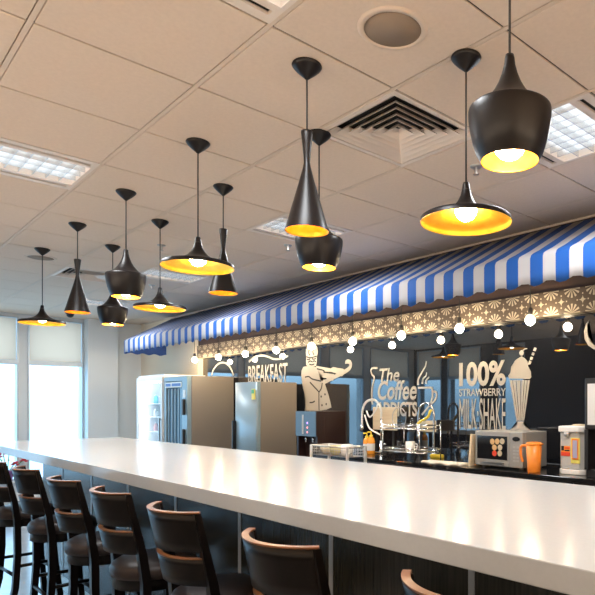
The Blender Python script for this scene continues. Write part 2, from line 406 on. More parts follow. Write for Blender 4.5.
def window(n, axis, a0, a1, plane, z0, z1, zt):
    """a window between a0 and a1; axis 'y' lies in the left wall, 'x' in the rear wall"""
    def b(bm, s0, s1, d0, d1, q0, q1, bev=0):
        if axis == 'y': box(bm, plane+d0, plane+d1, s0, s1, q0, q1, bev)
        else: box(bm, s0, s1, plane+d0, plane+d1, q0, q1, bev)
    f = nb(); w = .022
    b(f, a0, a0+w, -.08, .02, z0, z1); b(f, a1-w, a1, -.08, .02, z0, z1)
    b(f, a0+w, a1-w, -.08, .02, z0, z0+w); b(f, a0+w, a1-w, -.08, .02, z1-w, z1)
    b(f, a0+w, a1-w, -.08, .02, zt-.035, zt+.035)
    fr = structure('window_%d' % n, f, M['alu'])
    g = nb(); b(g, a0+w, a1-w, -.05, -.044, z0+w, zt-.035); obj('pane', g, M['pane'], fr)
    g = nb(); b(g, a0+w, a1-w, -.05, -.044, zt+.035, z1-w); obj('pane', g, M['pane'], fr)
    g = nb(); b(g, a0+w+.003, a1-w-.003, -.02, -.018, zt+.036, z1-w-.002); obj('blind', g, M['blind'], fr)

WZ0, WZ1, WZT = .31, 2.74, 2.065
yl = [(2.255, 3.0), (.36, 2.14), (-.80, .15), (-2.22, -1.0)]
bm = nb()
box(bm, XL-.25, XL, YR-.25, YB+.1, 0, WZ0-.03); box(bm, XL-.25, XL, YR-.25, YB+.1, WZ1, CEIL+.16)
for a, b in ((YR-.25, -2.22), (-1.0, -.8), (.15, .36), (2.14, 2.255), (3.0, YB+.1)): box(bm, XL-.25, XL, a, b, WZ0-.03, WZ1)
structure('wall_left', bm, M['wall_cool'])
bm = nb(); box(bm, XL-.2, XL+.10, YR, 3.0, WZ0-.03, WZ0); structure('trim_1', bm, M['white_paint'])        # window sill
for i, (a, b) in enumerate(yl): window(i+1, 'y', a, b, XL, WZ0, WZ1, WZT)
xr = [(-10.58, -9.76), (-9.56, -8.56), (-8.06, -7.36)]
bm = nb()
box(bm, XL, XR, YR-.25, YR, 0, WZ0); box(bm, XL, XR, YR-.25, YR, WZ1, CEIL+.16)
for a, b in ((XL, -10.58), (-9.76, -9.56), (-8.56, -8.06), (-7.36, XR)): box(bm, a, b, YR-.25, YR, WZ0, WZ1)
structure('wall_rear', bm, M['wall_rear'])
for i, (a, b) in enumerate(xr): window(i+5, 'x', a, b, YR, WZ0, WZ1, WZT)
bm = nb(); box(bm, XR, XR+.1, YR-.3, YB+.1, -.1, CEIL+.2); structure('wall_right', bm, M['wall_beige'])
bm = nb(); box(bm, XL, -10.5, 3.01, 3.45, 0, CEIL+.01); structure('wall_column', bm, M['wall_cool'])
bm = nb(); box(bm, XL, -8.53, 3.88, YB+.1, 0, CEIL+.16); structure('wall_back', bm, M['wall_beige'])
bm = nb(); box(bm, -8.53, XR, YB, YB+.1, 0, 2.3); structure('wall_kitchen', bm, M['black_glass'])
bm = nb(); box(bm, -8.53, XR, 3.88, YB+.1, 2.28, CEIL+.16); structure('wall_bulkhead', bm, M['wall_brown'])
bm = nb(); box(bm, -8.53, XR, 3.86, YB-.001, 2.10, 2.28); structure('trim_2', bm, M['band'])                      # fretwork band
bm = nb(); box(bm, XL+.2, XR, 3.868, 3.88, CEIL-.014, CEIL); structure('trim_3', bm, M['tee'])
bm = nb(); box(bm, XL, XL+.012, YR, 3.0, 0, .09); structure('baseboard_left', bm, M['white_paint'])

# ---------------------------------------------------------------- ceiling fittings
TROFFER_W = 12.5
def troffer(iu, iv, first=[None]):
    x, y = tx(iu)-.3, ty(iv)+.3
    if first[0]: return dup(first[0], (x, y, CEIL))
    t = thing('ceiling_light', '', 'ceiling light', (x, y, CEIL))
    f = nb(); o = .294; a = .185; b = .275
    for s in (-1, 1):
        box(f, min(s*a, s*.222), max(s*a, s*.222), -o, o, 0, .012); box(f, min(s*.250, s*o), max(s*.250, s*o), -o, o, 0, .012)
        box(f, min(s*.222, s*.250), max(s*.222, s*.250), -o, -o+.03, 0, .012); box(f, min(s*.222, s*.250), max(s*.222, s*.250), o-.03, o, 0, .012)
        box(f, -a, a, min(s*b, s*o), max(s*b, s*o), 0, .012)
        box(f, min(s*a, s*(a+.004)), max(s*a, s*(a+.004)), -b, b, .012, .075); box(f, -a, a, min(s*b, s*(b+.004)), max(s*b, s*(b+.004)), .012, .075)
    obj('frame', f, M['troffer'], t)
    for s in (-1, 1):
        f = nb(); box(f, min(s*.218, s*.254), max(s*.218, s*.254), -o+.01, o-.01, .0125, .05); obj('air_slot', f, M['void'], t)
    f = nb(); box(f, -a+.001, a-.001, -b+.001, b-.001, .062, .068); obj('lens', f, M['lens'], t)
    f = nb()
    for k in range(1, 4): box(f, -a+2*a*k/4-.002, -a+2*a*k/4+.002, -b+.001, b-.001, .002, .045)
    for k in range(1, 8): box(f, -a+.001, a-.001, -b+2*b*k/8-.0015, -b+2*b*k/8+.0015, .004, .045)
    obj('louvre', f, M['louvre'], t)
    l = bpy.data.lights.new('tube_light', 'AREA'); l.shape = 'RECTANGLE'; l.size = .36; l.size_y = .54; l.energy = TROFFER_W; l.color = (.95, .98, 1.0)
    lo = bpy.data.objects.new('tube_light', l); COL.objects.link(lo); lo.parent = t; lo.location = (0, 0, .001)
    first[0] = t; return t
TL = ['square louvred ceiling light right of the largest pendant, by the awning', 'square louvred ceiling light behind the tall cone pendant nearest the camera',
      'square louvred ceiling light showing under the front wide disc pendant', 'small distant ceiling light beside the far bowl pendant, before the pale column',
      'ceiling light whose corner shows at the top edge of the photo', 'large louvred ceiling light at the left edge of the photo']
for (iu, iv), l in zip(TROFFERS, TL): troffer(iu, iv)['label'] = l

def diffuser(iu, iv, label, first=[None]):
    x, y = tx(iu)-.3, ty(iv)+.3
    if first[0]: return dup(first[0], (x, y, CEIL), 0, label)
    t = thing('air_diffuser', label, 'air vent', (x, y, CEIL))
    f = nb()
    for s in (-1, 1):
        box(f, min(s*.268, s*.294), max(s*.268, s*.294), -.294, .294, -.002, .012); box(f, -.268, .268, min(s*.268, s*.294), max(s*.268, s*.294), -.002, .012)
    obj('frame', f, M['troffer'], t)
    f = nb(); box(f, -.27, .27, -.27, .27, .07, .075); obj('duct_opening', f, M['void'], t)
    for k in range(6):
        f = nb(); a = .262 - .041*k; d = .036
        for (h, z) in ((a, .0), (a-d, .038)):
            pass
        lo = [f.verts.new((sx*a, sy*a, 0)) for sx, sy in ((-1,-1),(1,-1),(1,1),(-1,1))]
        hi = [f.verts.new((sx*(a-d), sy*(a-d), .036)) for sx, sy in ((-1,-1),(1,-1),(1,1),(-1,1))]
        lo2 = [f.verts.new((sx*(a-.0015), sy*(a-.0015), 0)) for sx, sy in ((-1,-1),(1,-1),(1,1),(-1,1))]
        hi2 = [f.verts.new((sx*(a-d-.0015), sy*(a-d-.0015), .036)) for sx, sy in ((-1,-1),(1,-1),(1,1),(-1,1))]
        for i in range(4):
            j = (i+1) % 4
            f.faces.new((lo[i], lo[j], hi[j], hi[i])); f.faces.new((lo2[i], hi2[i], hi2[j], lo2[j]))
            f.faces.new((lo[i], lo2[i], lo2[j], lo[j])); f.faces.new((hi[i], hi[j], hi2[j], hi2[i]))
        obj('blade', f, M['troffer'], t)
    first[0] = t; return t
diffuser(-1, 2, 'square four-way air vent in the ceiling behind the nearest tall cone pendant')
diffuser(7, 2, 'small distant air vent behind the far tall cone pendant')

def ceiling_speaker(u, v, label):
    t = thing('ceiling_speaker', label, 'speaker', (tx(u), ty(v), CEIL))
    f = nb(); lathe(f, [(.104, 0), (.104, -.006), (.122, -.005), (.128, 0)], 40); obj('rim', f, M['tee'], t)
    f = nb(); lathe(f, [(0, -.003), (.104, -.003), (.104, 0)], 40); obj('grille', f, M['brown_sensor'], t)
ceiling_speaker(-1.51, 1.53, 'round ceiling speaker with brown grille near the top edge of the photo')
ceiling_speaker(6.6, 1.55, 'small distant round ceiling speaker behind the far left wide pendant cord')
sp0 = None
for u, v, l in ((-.53, 3.47, 'sprinkler head on the ceiling between the two nearest front pendants'), (3.22, 3.78, 'sprinkler head on the ceiling left of the nearest tall cone pendant'),
                (4.52, 2.54, 'sprinkler head on the ceiling behind the cord of the middle wide pendant'), (7.55, 3.56, 'smallest distant sprinkler head beside the far ceiling light')):
    if sp0: dup(sp0, (tx(u), ty(v), CEIL), 0, l); continue
    sp0 = thing('sprinkler_head', l, 'sprinkler', (tx(u), ty(v), CEIL))
    f = nb(); lathe(f, [(.034, 0), (.032, -.008), (.012, -.010), (0, -.010)], 20); obj('escutcheon', f, M['steel'], sp0)
    f = nb(); lathe(f, [(.009, -.010), (.008, -.035), (.006, -.045)], 12); lathe(f, [(0, -.045), (.017, -.045), (.017, -.048), (0, -.048)], 14); obj('nozzle', f, M['steel'], sp0)
t = thing('security_camera', 'small black dome camera on the far ceiling below the far cone pendant', 'camera', (tx(12.5), ty(3.5), CEIL))
f = nb(); lathe(f, [(.06, 0), (.06, -.02), (.05, -.022)], 20); obj('base', f, M['black_plastic'], t)
f = nb(); lathe(f, [(.05, -.02), (.045, -.05), (.025, -.07), (0, -.076)], 20); obj('dome', f, M['black_plastic'], t)

# ---------------------------------------------------------------- pendants
def offset(prof, d): return [(max(r-d, .004), z) for r, z in prof]
WIDE = [(.011, .158), (.0135, .150), (.017, .128), (.023, .105), (.034, .083), (.052, .062), (.078, .046), (.110, .034), (.145, .026), (.172, .021), (.179, .016), (.180, 0)]
TALL = [(.0235, .400), (.0235, .392), (.019, .350), (.014, .305), (.0125, .275), (.016, .255), (.029, .205), (.046, .145), (.063, .085), (.077, .035), (.0865, .003), (.087, 0)]
BOWL = [(.012, .302), (.014, .292), (.0165, .272), (.023, .248), (.033, .222), (.047, .197), (.065, .175), (.084, .159), (.102, .150), (.113, .147), (.1165, .144), (.118, .138), (.1175, .120), (.1135, .090), (.106, .055), (.095, .022), (.084, .003), (.083, 0)]
KINDS = {'wide': WIDE, 'tall': TALL, 'bowl': BOWL}
BULB_Z = {'wide': (.043, .050), 'tall': (.028, .150), 'bowl': (.046, .050)}
protos = {}
def make_pendant(kind, drop):
    """drop = distance from ceiling to the rim"""
    prof = KINDS[kind]
    t = thing('pendant_lamp', '', 'pendant lamp')
    f = nb(); lathe(f, [(0, 0), (.058, 0), (.060, -.005), (.053, -.015), (.035, -.033), (.016, -.049), (.006, -.058), (0, -.060)], 32); obj('canopy', f, M['black_metal'], t)
    f = nb(); tube(f, [(0, 0, -.056), (0, 0, -drop + prof[0][1] - .004)], .0035, 8); obj('cord', f, M['cord'], t)
    f = nb(); lathe(f, [(0, prof[0][1]+.001)] + prof, 48, (0, 0, -drop)); sh = obj('shade', f, M['black_metal'], t)
    inner = [(max(r-.0035, .004), z if i else z-.004) for i, (r, z) in enumerate(prof)]
    if kind == 'wide': inner = [(r, z-.003 if z > .01 else z) for r, z in inner]
    f = nb(); lathe(f, inner + [(prof[-1][0]-.0002, prof[-1][1]-.0004)], 48, (0, 0, -drop)); obj('lining', f, M['gold'], t, label='brass-coloured inside of the shade')
    br, bz = BULB_Z[kind]
    f = nb(); lathe(f, [(0, -br)] + [(br*math.sin(a), -br*math.cos(a)) for a in [PI*k/10 for k in range(1, 9)]] + [(br*.42, br*1.05), (br*.40, br*1.45)], 20, (0, 0, -drop+bz)); obj('bulb', f, M['bulb'], t, label='glowing warm bulb')
    f = nb(); lathe(f, [(0, br*1.9), (br*.40, br*1.9), (br*.42, br*1.40), (0, br*1.40)], 16, (0, 0, -drop+bz))
    obj('bulb_holder', f, M['cord'], t)
    return t
RIM = 2.122
PEND = [('wide', -6.128, 1.40, 'black wide disc pendant farthest left, hanging before the windows'),
        ('tall', -5.093, 1.39, 'black tall cone pendant second from left, before the window'),
        ('bowl', -5.578, 1.79, 'smaller distant black bowl pendant before the pale column'),
        ('bowl', -4.10, 1.394, 'black bowl pendant between the far tall cone and the disc by the awning tip'),
        ('wide', -4.57, 1.79, 'black wide disc pendant hanging in front of the left tip of the awning'),
        ('wide', -3.06, 1.39, 'black wide disc pendant third largest, overlapping a cone pendant at left centre'),
        ('tall', -3.565, 1.78, 'black tall cone pendant partly behind the wide disc pendant'),
        ('tall', -2.05, 1.377, 'largest black tall cone pendant, at the centre of the photo'),
        ('bowl', -2.525, 1.768, 'black bowl pendant directly behind and below the largest cone pendant'),
        ('wide', -1.55, 1.775, 'largest black wide disc pendant, lit brass inside, in front of the awning'),
        ('bowl', -1.032, 1.37, 'largest black bowl pendant at top right, nearest the camera')]
for k, x, y, l in PEND:
    if k not in protos: protos[k] = p = make_pendant(k, CEIL-{'wide': RIM+.014, 'tall': RIM-.002, 'bowl': RIM-.009}[k]); p.location = (x, y, CEIL); p['label'] = l
    else: p = dup(protos[k], (x, y, CEIL), 0, l)
    p['group'] = 'black pendant lamps over the bar'

# ---------------------------------------------------------------- awning
AX0, AX1, AY0, AY1 = -9.46, 1.5, 3.2, 3.88
AZT, AZB, AZ1 = 2.385, 2.180, 2.765
PER = .1915
t = thing('striped_awning', 'long blue and white striped awning with scalloped valance over the kitchen', 'awning', (0, 0, 0))
f = nb(); nseg = 230
def scallop(x): return .030*(0.5 - 0.5*math.cos(2*PI*((x + 2.389)/PER + .0)))     # 0 under each blue stripe
rows = []
xs = [AX0 + (AX1-AX0)*i/nseg for i in range(nseg+1)]
prof = [(AY1, AZ1), (AY0+.10, AZT+.052), (AY0+.03, AZT+.018), (AY0+.006, AZT+.002), (AY0-.004, AZT-.02), (AY0-.004, AZT-.12)]
for x in xs:
    wv = .004*math.sin(2*PI*x/PER)
    col = [f.verts.new((x, y + (wv if i > 2 else 0), z)) for i, (y, z) in enumerate(prof)]
    col.append(f.verts.new((x, AY0-.002+wv*1.6, AZB+scallop(x)))); rows.append(col)
for A, B in zip(rows, rows[1:]):
    for i in range(len(A)-1):
        q = f.faces.new((A[i], B[i], B[i+1], A[i+1])); q.smooth = True
o = obj('canopy', f, M['canvas'], t)
md = o.modifiers.new('solid', 'SOLIDIFY'); md.thickness = .003; md.offset = 0
f = nb(); n = 24
for i in range(n):
    FL = .60
    ya, yb = AY0 + FL*i/n, AY0 + FL*(i+1)/n
    za, zb = AZT + (AZ1-AZT)*FL/(AY1-AY0)*i/n, AZT + (AZ1-AZT)*FL/(AY1-AY0)*(i+1)/n
    sa, sb = AZB + .022*(.5-.5*math.cos(2*PI*(ya-AY0)/.17)), AZB + .022*(.5-.5*math.cos(2*PI*(yb-AY0)/.17))
    f.faces.new([f.verts.new(p) for p in ((AX0, ya, sa), (AX0, yb, sb), (AX0, yb, zb), (AX0, ya, za))])
bmesh.ops.remove_doubles(f, verts=f.verts[:], dist=1e-5)
o = obj('side_flap', f, mat('navy_canvas', (.03, .09, .34), .75), t)
md = o.modifiers.new('solid', 'SOLIDIFY'); md.thickness = .003; md.offset = 0
f = nb(); bar(f, (AX0+.01, AY0+.02, AZT-.012), (AX1, AY0+.02, AZT-.012), .022); bar(f, (AX0+.01, AY0+.02, AZT-.012), (AX0+.01, AY1, AZ1-.03), .02); bar(f, (-4.2, AY0+.02, AZT-.012), (-4.2, AY1, AZ1-.03), .02)
obj('frame', f, M['black_panel'], t)

# ---------------------------------------------------------------- hanging globe bulbs
gb = None
GL = ['globe bulb hanging before the beige wall above the glass-door fridge', 'globe bulb above the white arch on the dark glass', 'globe bulb left of the wavy line above the breakfast lettering',
      'globe bulb above the end of the breakfast lettering', 'globe bulb in front of the chef hat', 'globe bulb above the chef cane', 'globe bulb above the coffee cup steam',
      'globe bulb above the percent lettering', 'globe bulb nearest the camera, right of the milkshake straw']
for k in range(9):
    x = -2.59 - .7045*k; l = GL[8-k]
    if gb: dup(gb, (x, 3.69, 2.052), 0, l, 'globe bulbs under the awning'); continue
    gb = thing('hanging_bulb', l, 'light bulb', (x, 3.69, 2.052), 0, 'globe bulbs under the awning')
    f = nb(); tube(f, [(0, 0, .085), (0, 0, .604)], .004, 8); obj('cord', f, M['cord'], gb)
    f = nb(); lathe(f, [(0, .098), (.014, .095), (.018, .085), (.019, .045), (.012, .036), (0, .036)], 16); obj('socket', f, M['cord'], gb)
    f = nb(); r = .036; lathe(f, [(0, -r)] + [(r*math.sin(a), -r*math.cos(a)) for a in [PI*k2/10 for k2 in range(1, 9)]] + [(.013, r*.98)], 20); obj('bulb', f, M['globe'], gb)

# ---------------------------------------------------------------- bar counter
CX0, CX1, CY0, CY1, CZ, CT = -6.45, 0.7, 1.03, 2.12, 1.104, .0575
f = nb(); box(f, CX0, CX1, CY0, CY1, CZ-CT, CZ, .003)
tag(obj('counter_top', f, M['quartz']), 'long glossy white bar counter top crossing the whole photo', 'counter')
t = thing('bar_cabinet', 'dark panelled front under the white counter top, with thin metal seams', 'bar cabinet', (-2.6, 1.6, 0))
BX0, BX1, BY0, BY1 = -5.9, .45, 1.35, 1.95
def lb(f, x0, x1, y0, y1, z0, z1, b=0): box(f, x0+2.6, x1+2.6, y0-1.6, y1-1.6, z0, z1, b)
f = nb(); lb(f, BX0+.01, BX1-.01, BY0+.02, BY1, 0, CZ-CT); obj('carcass', f, M['black_panel'], t)
seams = [-5.32 + .694*k for k in range(9)]
edges = [BX0] + [s for s in seams if s < BX1] + [BX1]
for a, b in zip(edges, edges[1:]):
    if b - a < .05: continue
    f = nb(); lb(f, a+.012, b-.012, BY0, BY0+.02, .10, CZ-CT); obj('panel', f, M['veneer'], t)
for s in edges[1:-1]:
    f = nb(); lb(f, s-.012, s+.012, BY0-.003, BY0+.02, .10, CZ-CT); obj('seam_strip', f, M['alu'], t)
f = nb(); lb(f, BX0, BX1, BY0-.004, BY0+.02, 0, .10); obj('plinth', f, M['steel'], t, label='brushed steel plinth')

# ---------------------------------------------------------------- bar stools
SR, ST = .222, .018
def s_yc(z): return .045 - .055*(z-.79)/.26
def shell(f, z0, z1, a, r_out=SR, th=ST, n=26, nz=4, grow=0):
    V = []
    for i in range(n+1):
        an = -PI/2 - a + 2*a*i/n
        ring = []
        for r in (r_out, r_out-th):
            for k in range(nz+1):
                z = z0 + (z1-z0)*k/nz
                ring.append(f.verts.new((r*math.cos(an), s_yc(z) + r*math.sin(an), z)))
        V.append(ring)
    m = nz+1
    for A, B in zip(V, V[1:]):
        for k in range(nz):
            q = f.faces.new((A[k], B[k], B[k+1], A[k+1])); q.smooth = True
            q = f.faces.new((A[m+k], A[m+k+1], B[m+k+1], B[m+k])); q.smooth = True
        f.faces.new((A[nz], B[nz], B[m+nz], A[m+nz])); f.faces.new((A[0], A[m], B[m], B[0]))
    for E in (V[0], V[-1]):
        f.faces.new([E[k] for k in range(m)] + [E[m+k] for k in range(nz, -1, -1)])
A70 = math.radians(51)
def post(f, sec):
    rings = [[f.verts.new((p.x+sx*w/2, p.y+sy*w/2, p.z)) for sx, sy in ((-1,-1),(1,-1),(1,1),(-1,1))] for p, w in sec]
    for A, B in zip(rings, rings[1:]):
        for k in range(4): f.faces.new((A[k], A[(k+1) % 4], B[(k+1) % 4], B[k]))
    f.faces.new(rings[0]); f.faces.new(rings[-1][::-1])
def make_stool():
    t = thing('bar_stool', '', 'bar stool')
    f = nb(); lathe(f, [(0, .742), (.09, .740), (.15, .732), (.174, .718), (.185, .700), (.185, .680), (.180, .664), (0, .664)], 40, (0, .03, 0)); obj('seat', f, M['vinyl'], t, label='round dark brown vinyl seat')
    f = nb(); lathe(f, [(.172, .664), (.172, .615), (.155, .615), (.155, .664)], 40, (0, .03, 0)); obj('seat_ring', f, M['stool_wood'], t)
    f = nb(); shell(f, .907, 1.046, A70); br = obj('backrest', f, M['stool_wood'], t)
    f = nb(); shell(f, 1.0461, 1.052, A70+.05, SR+.001, ST+.002, nz=1); obj('top_edge', f, M['stool_edge'], br, label='brown rim of the backrest')
    f = nb(); shell(f, .785, .882, A70); br = obj('lower_backrest', f, M['stool_wood'], t)
    f = nb(); shell(f, .8821, .887, A70, SR+.0005, ST+.001, nz=1); obj('slot_edge', f, M['stool_edge'], br, label='brown rim below the slot')
    pa = -PI/2 + A70
    for s in (-1, 1):
        f = nb(); r = SR - ST/2
        def P(z): return Vector((s*r*math.cos(pa), s_yc(z) + r*math.sin(pa), z))
        y0 = P(.785).y
        post(f, [(P(1.0455), .020), (P(.98), .023), (P(.9), .028), (P(.785), .034), (Vector((s*.173, y0+.014, .66)), .036), (Vector((s*.176, y0+.016, .45)), .036), (Vector((s*.180, y0+.002, .22)), .035), (Vector((s*.190, y0-.045, 0)), .034)])
        obj('leg', f, M['stool_wood'], t)
    for s in (-1, 1):
        f = nb(); post(f, [(Vector((s*.125, .135, .66)), .034), (Vector((s*.145, .155, .35)), .034), (Vector((s*.170, .190, 0)), .034)])
        obj('leg', f, M['stool_wood'], t)
    for (a, b) in (((-.158, .152, .30), (.158, .152, .30)), ((-.179, -.085, .30), (.179, -.085, .30)), ((-.178, -.08, .36), (-.156, .150, .36)), ((.178, -.08, .36), (.156, .150, .36))):
        f = nb(); tube(f, [a, b], .011, 10); obj('footrest', f, M['stool_wood'], t)
    return t
SL = ['dark bar stool at the left edge of the photo, beside the potted flower', 'dark bar stool second from the left edge, in front of the counter end', 'dark bar stool third from the left edge, grey sheen on its rim',
      'dark bar stool in the middle of the row, tan rim and slotted back', 'dark bar stool with brown rim, third from the camera end of the row', 'dark bar stool with tan rim cut off by the bottom edge', 'nearest bar stool, only the tip of its brown backrest in view']
ST_POS = [(-4.92, 1.005, .06), (-4.22, 1.045, 0), (-3.48, 1.05, 0), (-2.855, 1.065, 0), (-2.205, 1.065, 0), (-1.485, 1.055, 0), (-.81, 1.06, 0)]
st0 = None
for (x, y, rz), l in zip(ST_POS, SL):
    if st0 is None: st0 = s = make_stool(); s.location = (x, y, 0); s.rotation_euler.z = rz; s['label'] = l
    else: s = dup(st0, (x, y, 0), rz, l)
    s['group'] = 'bar stools along the counter'

# ---------------------------------------------------------------- flower on the sill
t = thing('potted_flower', 'red flowers in a purple pot on the low window sill', 'flower pot', (-10.63, 1.99, WZ0))
f = nb(); lathe(f, [(0, 0), (.060, 0), (.085, .15), (.090, .15), (.090, .165), (.078, .165), (.074, .14), (0, .14)], 24); obj('pot', f, M['pot'], t)
f = nb(); lathe(f, [(0, .143), (.074, .143)], 20); obj('soil', f, M['soil'], t)
blooms = [(-.02, -.05, .42), (.03, .02, .45), (.02, .20, .30), (-.03, -.10, .38), (.04, .09, .26)]
f = nb()
for x, y, z in blooms: tube(f, smooth_line([(x*.2, y*.2, .14), (x*.6, y*.5, .14+(z-.14)*.5), (x, y, z)], 4), .006, 6)
obj('stem', f, M['leaf'], t)
for x, y, z in blooms:
    f = nb()
    for k in range(9):
        a = k*2.4; rr = .028 + .003*k
        bmesh.ops.create_icosphere(f, subdivisions=1, radius=.024, matrix=Matrix.Translation((x+rr*.8*math.cos(a), y+rr*.8*math.sin(a), z+.02*math.sin(k*1.7))) @ Matrix.Diagonal((1, 1, .5, 1)))
    obj('flower', f, M['petal'], t)
f = nb()
for k in range(26):
    a = random.uniform(0, 6.28); r = random.uniform(.03, .13); z = random.uniform(.16, .33)
    c = Vector((r*.6*math.cos(a), r*1.3*math.sin(a), z)); d = Vector((math.cos(a), math.sin(a), random.uniform(-.2, .6))).normalized(); s = d.cross(Vector((0, 0, 1))).normalized()
    L = .05
    f.faces.new([f.verts.new(p) for p in (c, c+d*L*.5+s*.018, c+d*L, c+d*L*.5-s*.018)])
obj('leaves', f, M['leaf'], t)

# ---------------------------------------------------------------- fridges and water dispenser
t = thing('display_fridge', 'white glass-door fridge with lit shelves, leftmost under the awning tip', 'fridge', (-8.755, 3.59, 0))
W, D, H = .46, .285, 1.845
f = nb()
box(f, -W, W, D-.03, D, 0, H); box(f, -W, -W+.04, -D, D-.03, 0, H); box(f, W-.04, W, -D, D-.03, 0, H); box(f, -W+.04, W-.04, -D, D-.03, H-.08, H); box(f, -W+.04, W-.04, -D, D-.03, 0, .25)
obj('cabinet', f, M['fridge_white'], t)
f = nb(); box(f, -W+.041, W-.041, D-.035, D-.031, .251, H-.081); box(f, -W+.041, -W+.045, -D+.05, D-.036, .251, H-.081); box(f, W-.045, W-.041, -D+.05, D-.036, .251, H-.081); obj('liner', f, M['fridge_lit'], t)
f = nb(); box(f, -W+.08, W-.08, -D+.06, -D+.085, H-.105, H-.082); obj('light_tube', f, M['tube'], t)
for s in (-1, 1):
    f = nb(); box(f, s*(W-.07)-.008, s*(W-.07)+.008, -D+.055, -D+.07, .3, H-.13); obj('light_tube', f, M['tube'], t)
SHZ = [.62, .84, 1.05, 1.262, 1.45]
for z in SHZ:
    f = nb(); box(f, -W+.046, W-.046, -D+.10, D-.036, z-.012, z); obj('shelf', f, M['fridge_white'], t)
f = nb(); w = .05
for a in ((-W+.005, -W+w, .2, H-.03), (W-w, W-.005, .2, H-.03), (-W+w, W-w, .2, .26), (-W+w, W-w, H-.09, H-.03)): box(f, a[0], a[1], -D-.03, -D-.002, a[2], a[3])
d = obj('door', f, M['fridge_white'], t)
f = nb(); box(f, -W+w, W-w, -D-.018, -D-.014, .26, H-.09); obj('door_glass', f, M['pane'], d)
f = nb(); bar(f, (W-.03, -D-.055, .75), (W-.03, -D-.055, 1.25), .02); bar(f, (W-.03, -D-.055, .77), (W-.03, -D-.028, .77), .014); bar(f, (W-.03, -D-.055, 1.23), (W-.03, -D-.028, 1.23), .014); obj('handle', f, M['steel'], d)
rows = {1.45: 'upper', 1.262: 'second', 1.05: 'third'}
for zi, (z, nm) in enumerate(rows.items()):
    for k in range(7):
        h = (.13, .115, .12)[zi]; m = BOTTLES[(k*2 + zi) % 5]
        x, y = -8.755 - .33 + .11*k, 3.59 - .09 + .03*((k*5) % 3)
        b = thing('drink_bottle', 'small drink bottle on the %s lit shelf of the glass-door fridge' % nm, 'bottle', (x, y, z), 0, 'drink bottles on the %s fridge shelf' % nm)
        f = nb(); lathe(f, [(0, 0), (.030, 0), (.032, .006), (.032, h*.62), (.026, h*.78), (.013, h*.86), (.013, h*.92), (0, h*.92)], 16); obj('body', f, m, b)
        f = nb(); lathe(f, [(0, h), (.0145, h), (.0145, h*.921), (0, h*.921)], 14); obj('cap', f, M['white_plastic'], b)

t = thing('upright_chiller', 'tall chiller with blue glass door and taupe side, right of the lit fridge', 'fridge', (-7.905, 3.61, 0))
W, D, H = .355, .31, 1.80
f = nb(); box(f, -W, W, -D+.05, D, 0, H, .006); obj('cabinet', f, M['fridge_side'], t)
f = nb()
for a in ((-W, -W+.06, .1, H-.004), (W-.15, W, .1, H-.004), (-W+.06, W-.15, .1, .2), (-W+.06, W-.15, H-.06, H-.004)): box(f, a[0], a[1], -D-.01, -D+.045, a[2], a[3])
d = obj('door', f, M['fridge_blue'], t)
f = nb(); box(f, -W+.06, W-.15, -D+.012, -D+.02, .2, H-.06); obj('door_glass', f, M['dark_blue_glass'], d)
for k in range(4):
    f = nb(); x = -W+.10+.10*k; box(f, x, x+.022, -D+.004, -D+.011, .22, H-.16); obj('mullion', f, M['fridge_blue'], d)
f = nb(); box(f, -W+.05, W-.16, -D-.016, -D-.011, H-.145, H-.075); lab = obj('header_label', f, M['white_plastic'], d)
for xa, xb in ((-W+.07, -W+.22), (-W+.26, W-.18)):
    f = nb(); box(f, xa, xb, -D-.019, -D-.0165, H-.128, H-.092); obj('print', f, M['sticker_blue'], lab)
for z in (1.30, .92):
    f = nb(); box(f, W-.10, W-.05, -D-.045, -D-.011, z, z+.20, .006); obj('handle', f, M['black_plastic'], d)
f = nb(); box(f, W-.115, W-.045, -D-.014, -D-.011, 1.52, 1.62); obj('sticker', f, M['white_plastic'], d)

t = thing('refrigerator', 'silver-blue refrigerator with bowed door, in front of the breakfast lettering', 'fridge', (-6.135, 3.56, 0))
W, D, H = .245, .26, 1.68
f = nb(); box(f, -W, W, -D+.07, D, .03, H, .004)
for sx in (-.2, .2):
    for sy in (-.15, .2): box(f, sx-.02, sx+.02, sy-.02, sy+.02, 0, .03)
obj('cabinet', f, M['fridge_side'], t)
def bowed(f, z0, z1):
    n = 14; pts = []
    for i in range(n+1):
        x = -W + 2*W*i/n; pts.append((x, -D + .03*(x/W)**2))
    pts += [(W, -D+.065), (-W, -D+.065)]
    A = [f.verts.new((x, y, z0)) for x, y in pts]; B = [f.verts.new((x, y, z1)) for x, y in pts]; m = len(pts)
    f.faces.new(A); f.faces.new(B[::-1])
    for i in range(m):
        q = f.faces.new((A[i], A[(i+1) % m], B[(i+1) % m], B[i])); q.smooth = i < n
for z0, z1 in ((.06, .56), (.57, H-.003)):
    f = nb(); bowed(f, z0, z1); d = obj('door', f, M['fridge_blue'], t)
    f = nb(); hz0, hz1 = (.30, .52) if z0 < .1 else (.70, 1.25); box(f, -W+.012, -W+.038, -D-.022, -D+.03, hz0, hz1, .005); obj('handle', f, M['black_plastic'], d)
f = nb(); box(f, W-.085, W-.025, -D+.006, -D+.017, 1.485, 1.60); s = obj('energy_label', f, M['sticker_yellow'], d, label='green and yellow energy label')
f = nb(); box(f, W-.080, W-.030, -D+.003, -D+.0055, 1.55, 1.592); obj('print', f, M['sticker_green'], s)

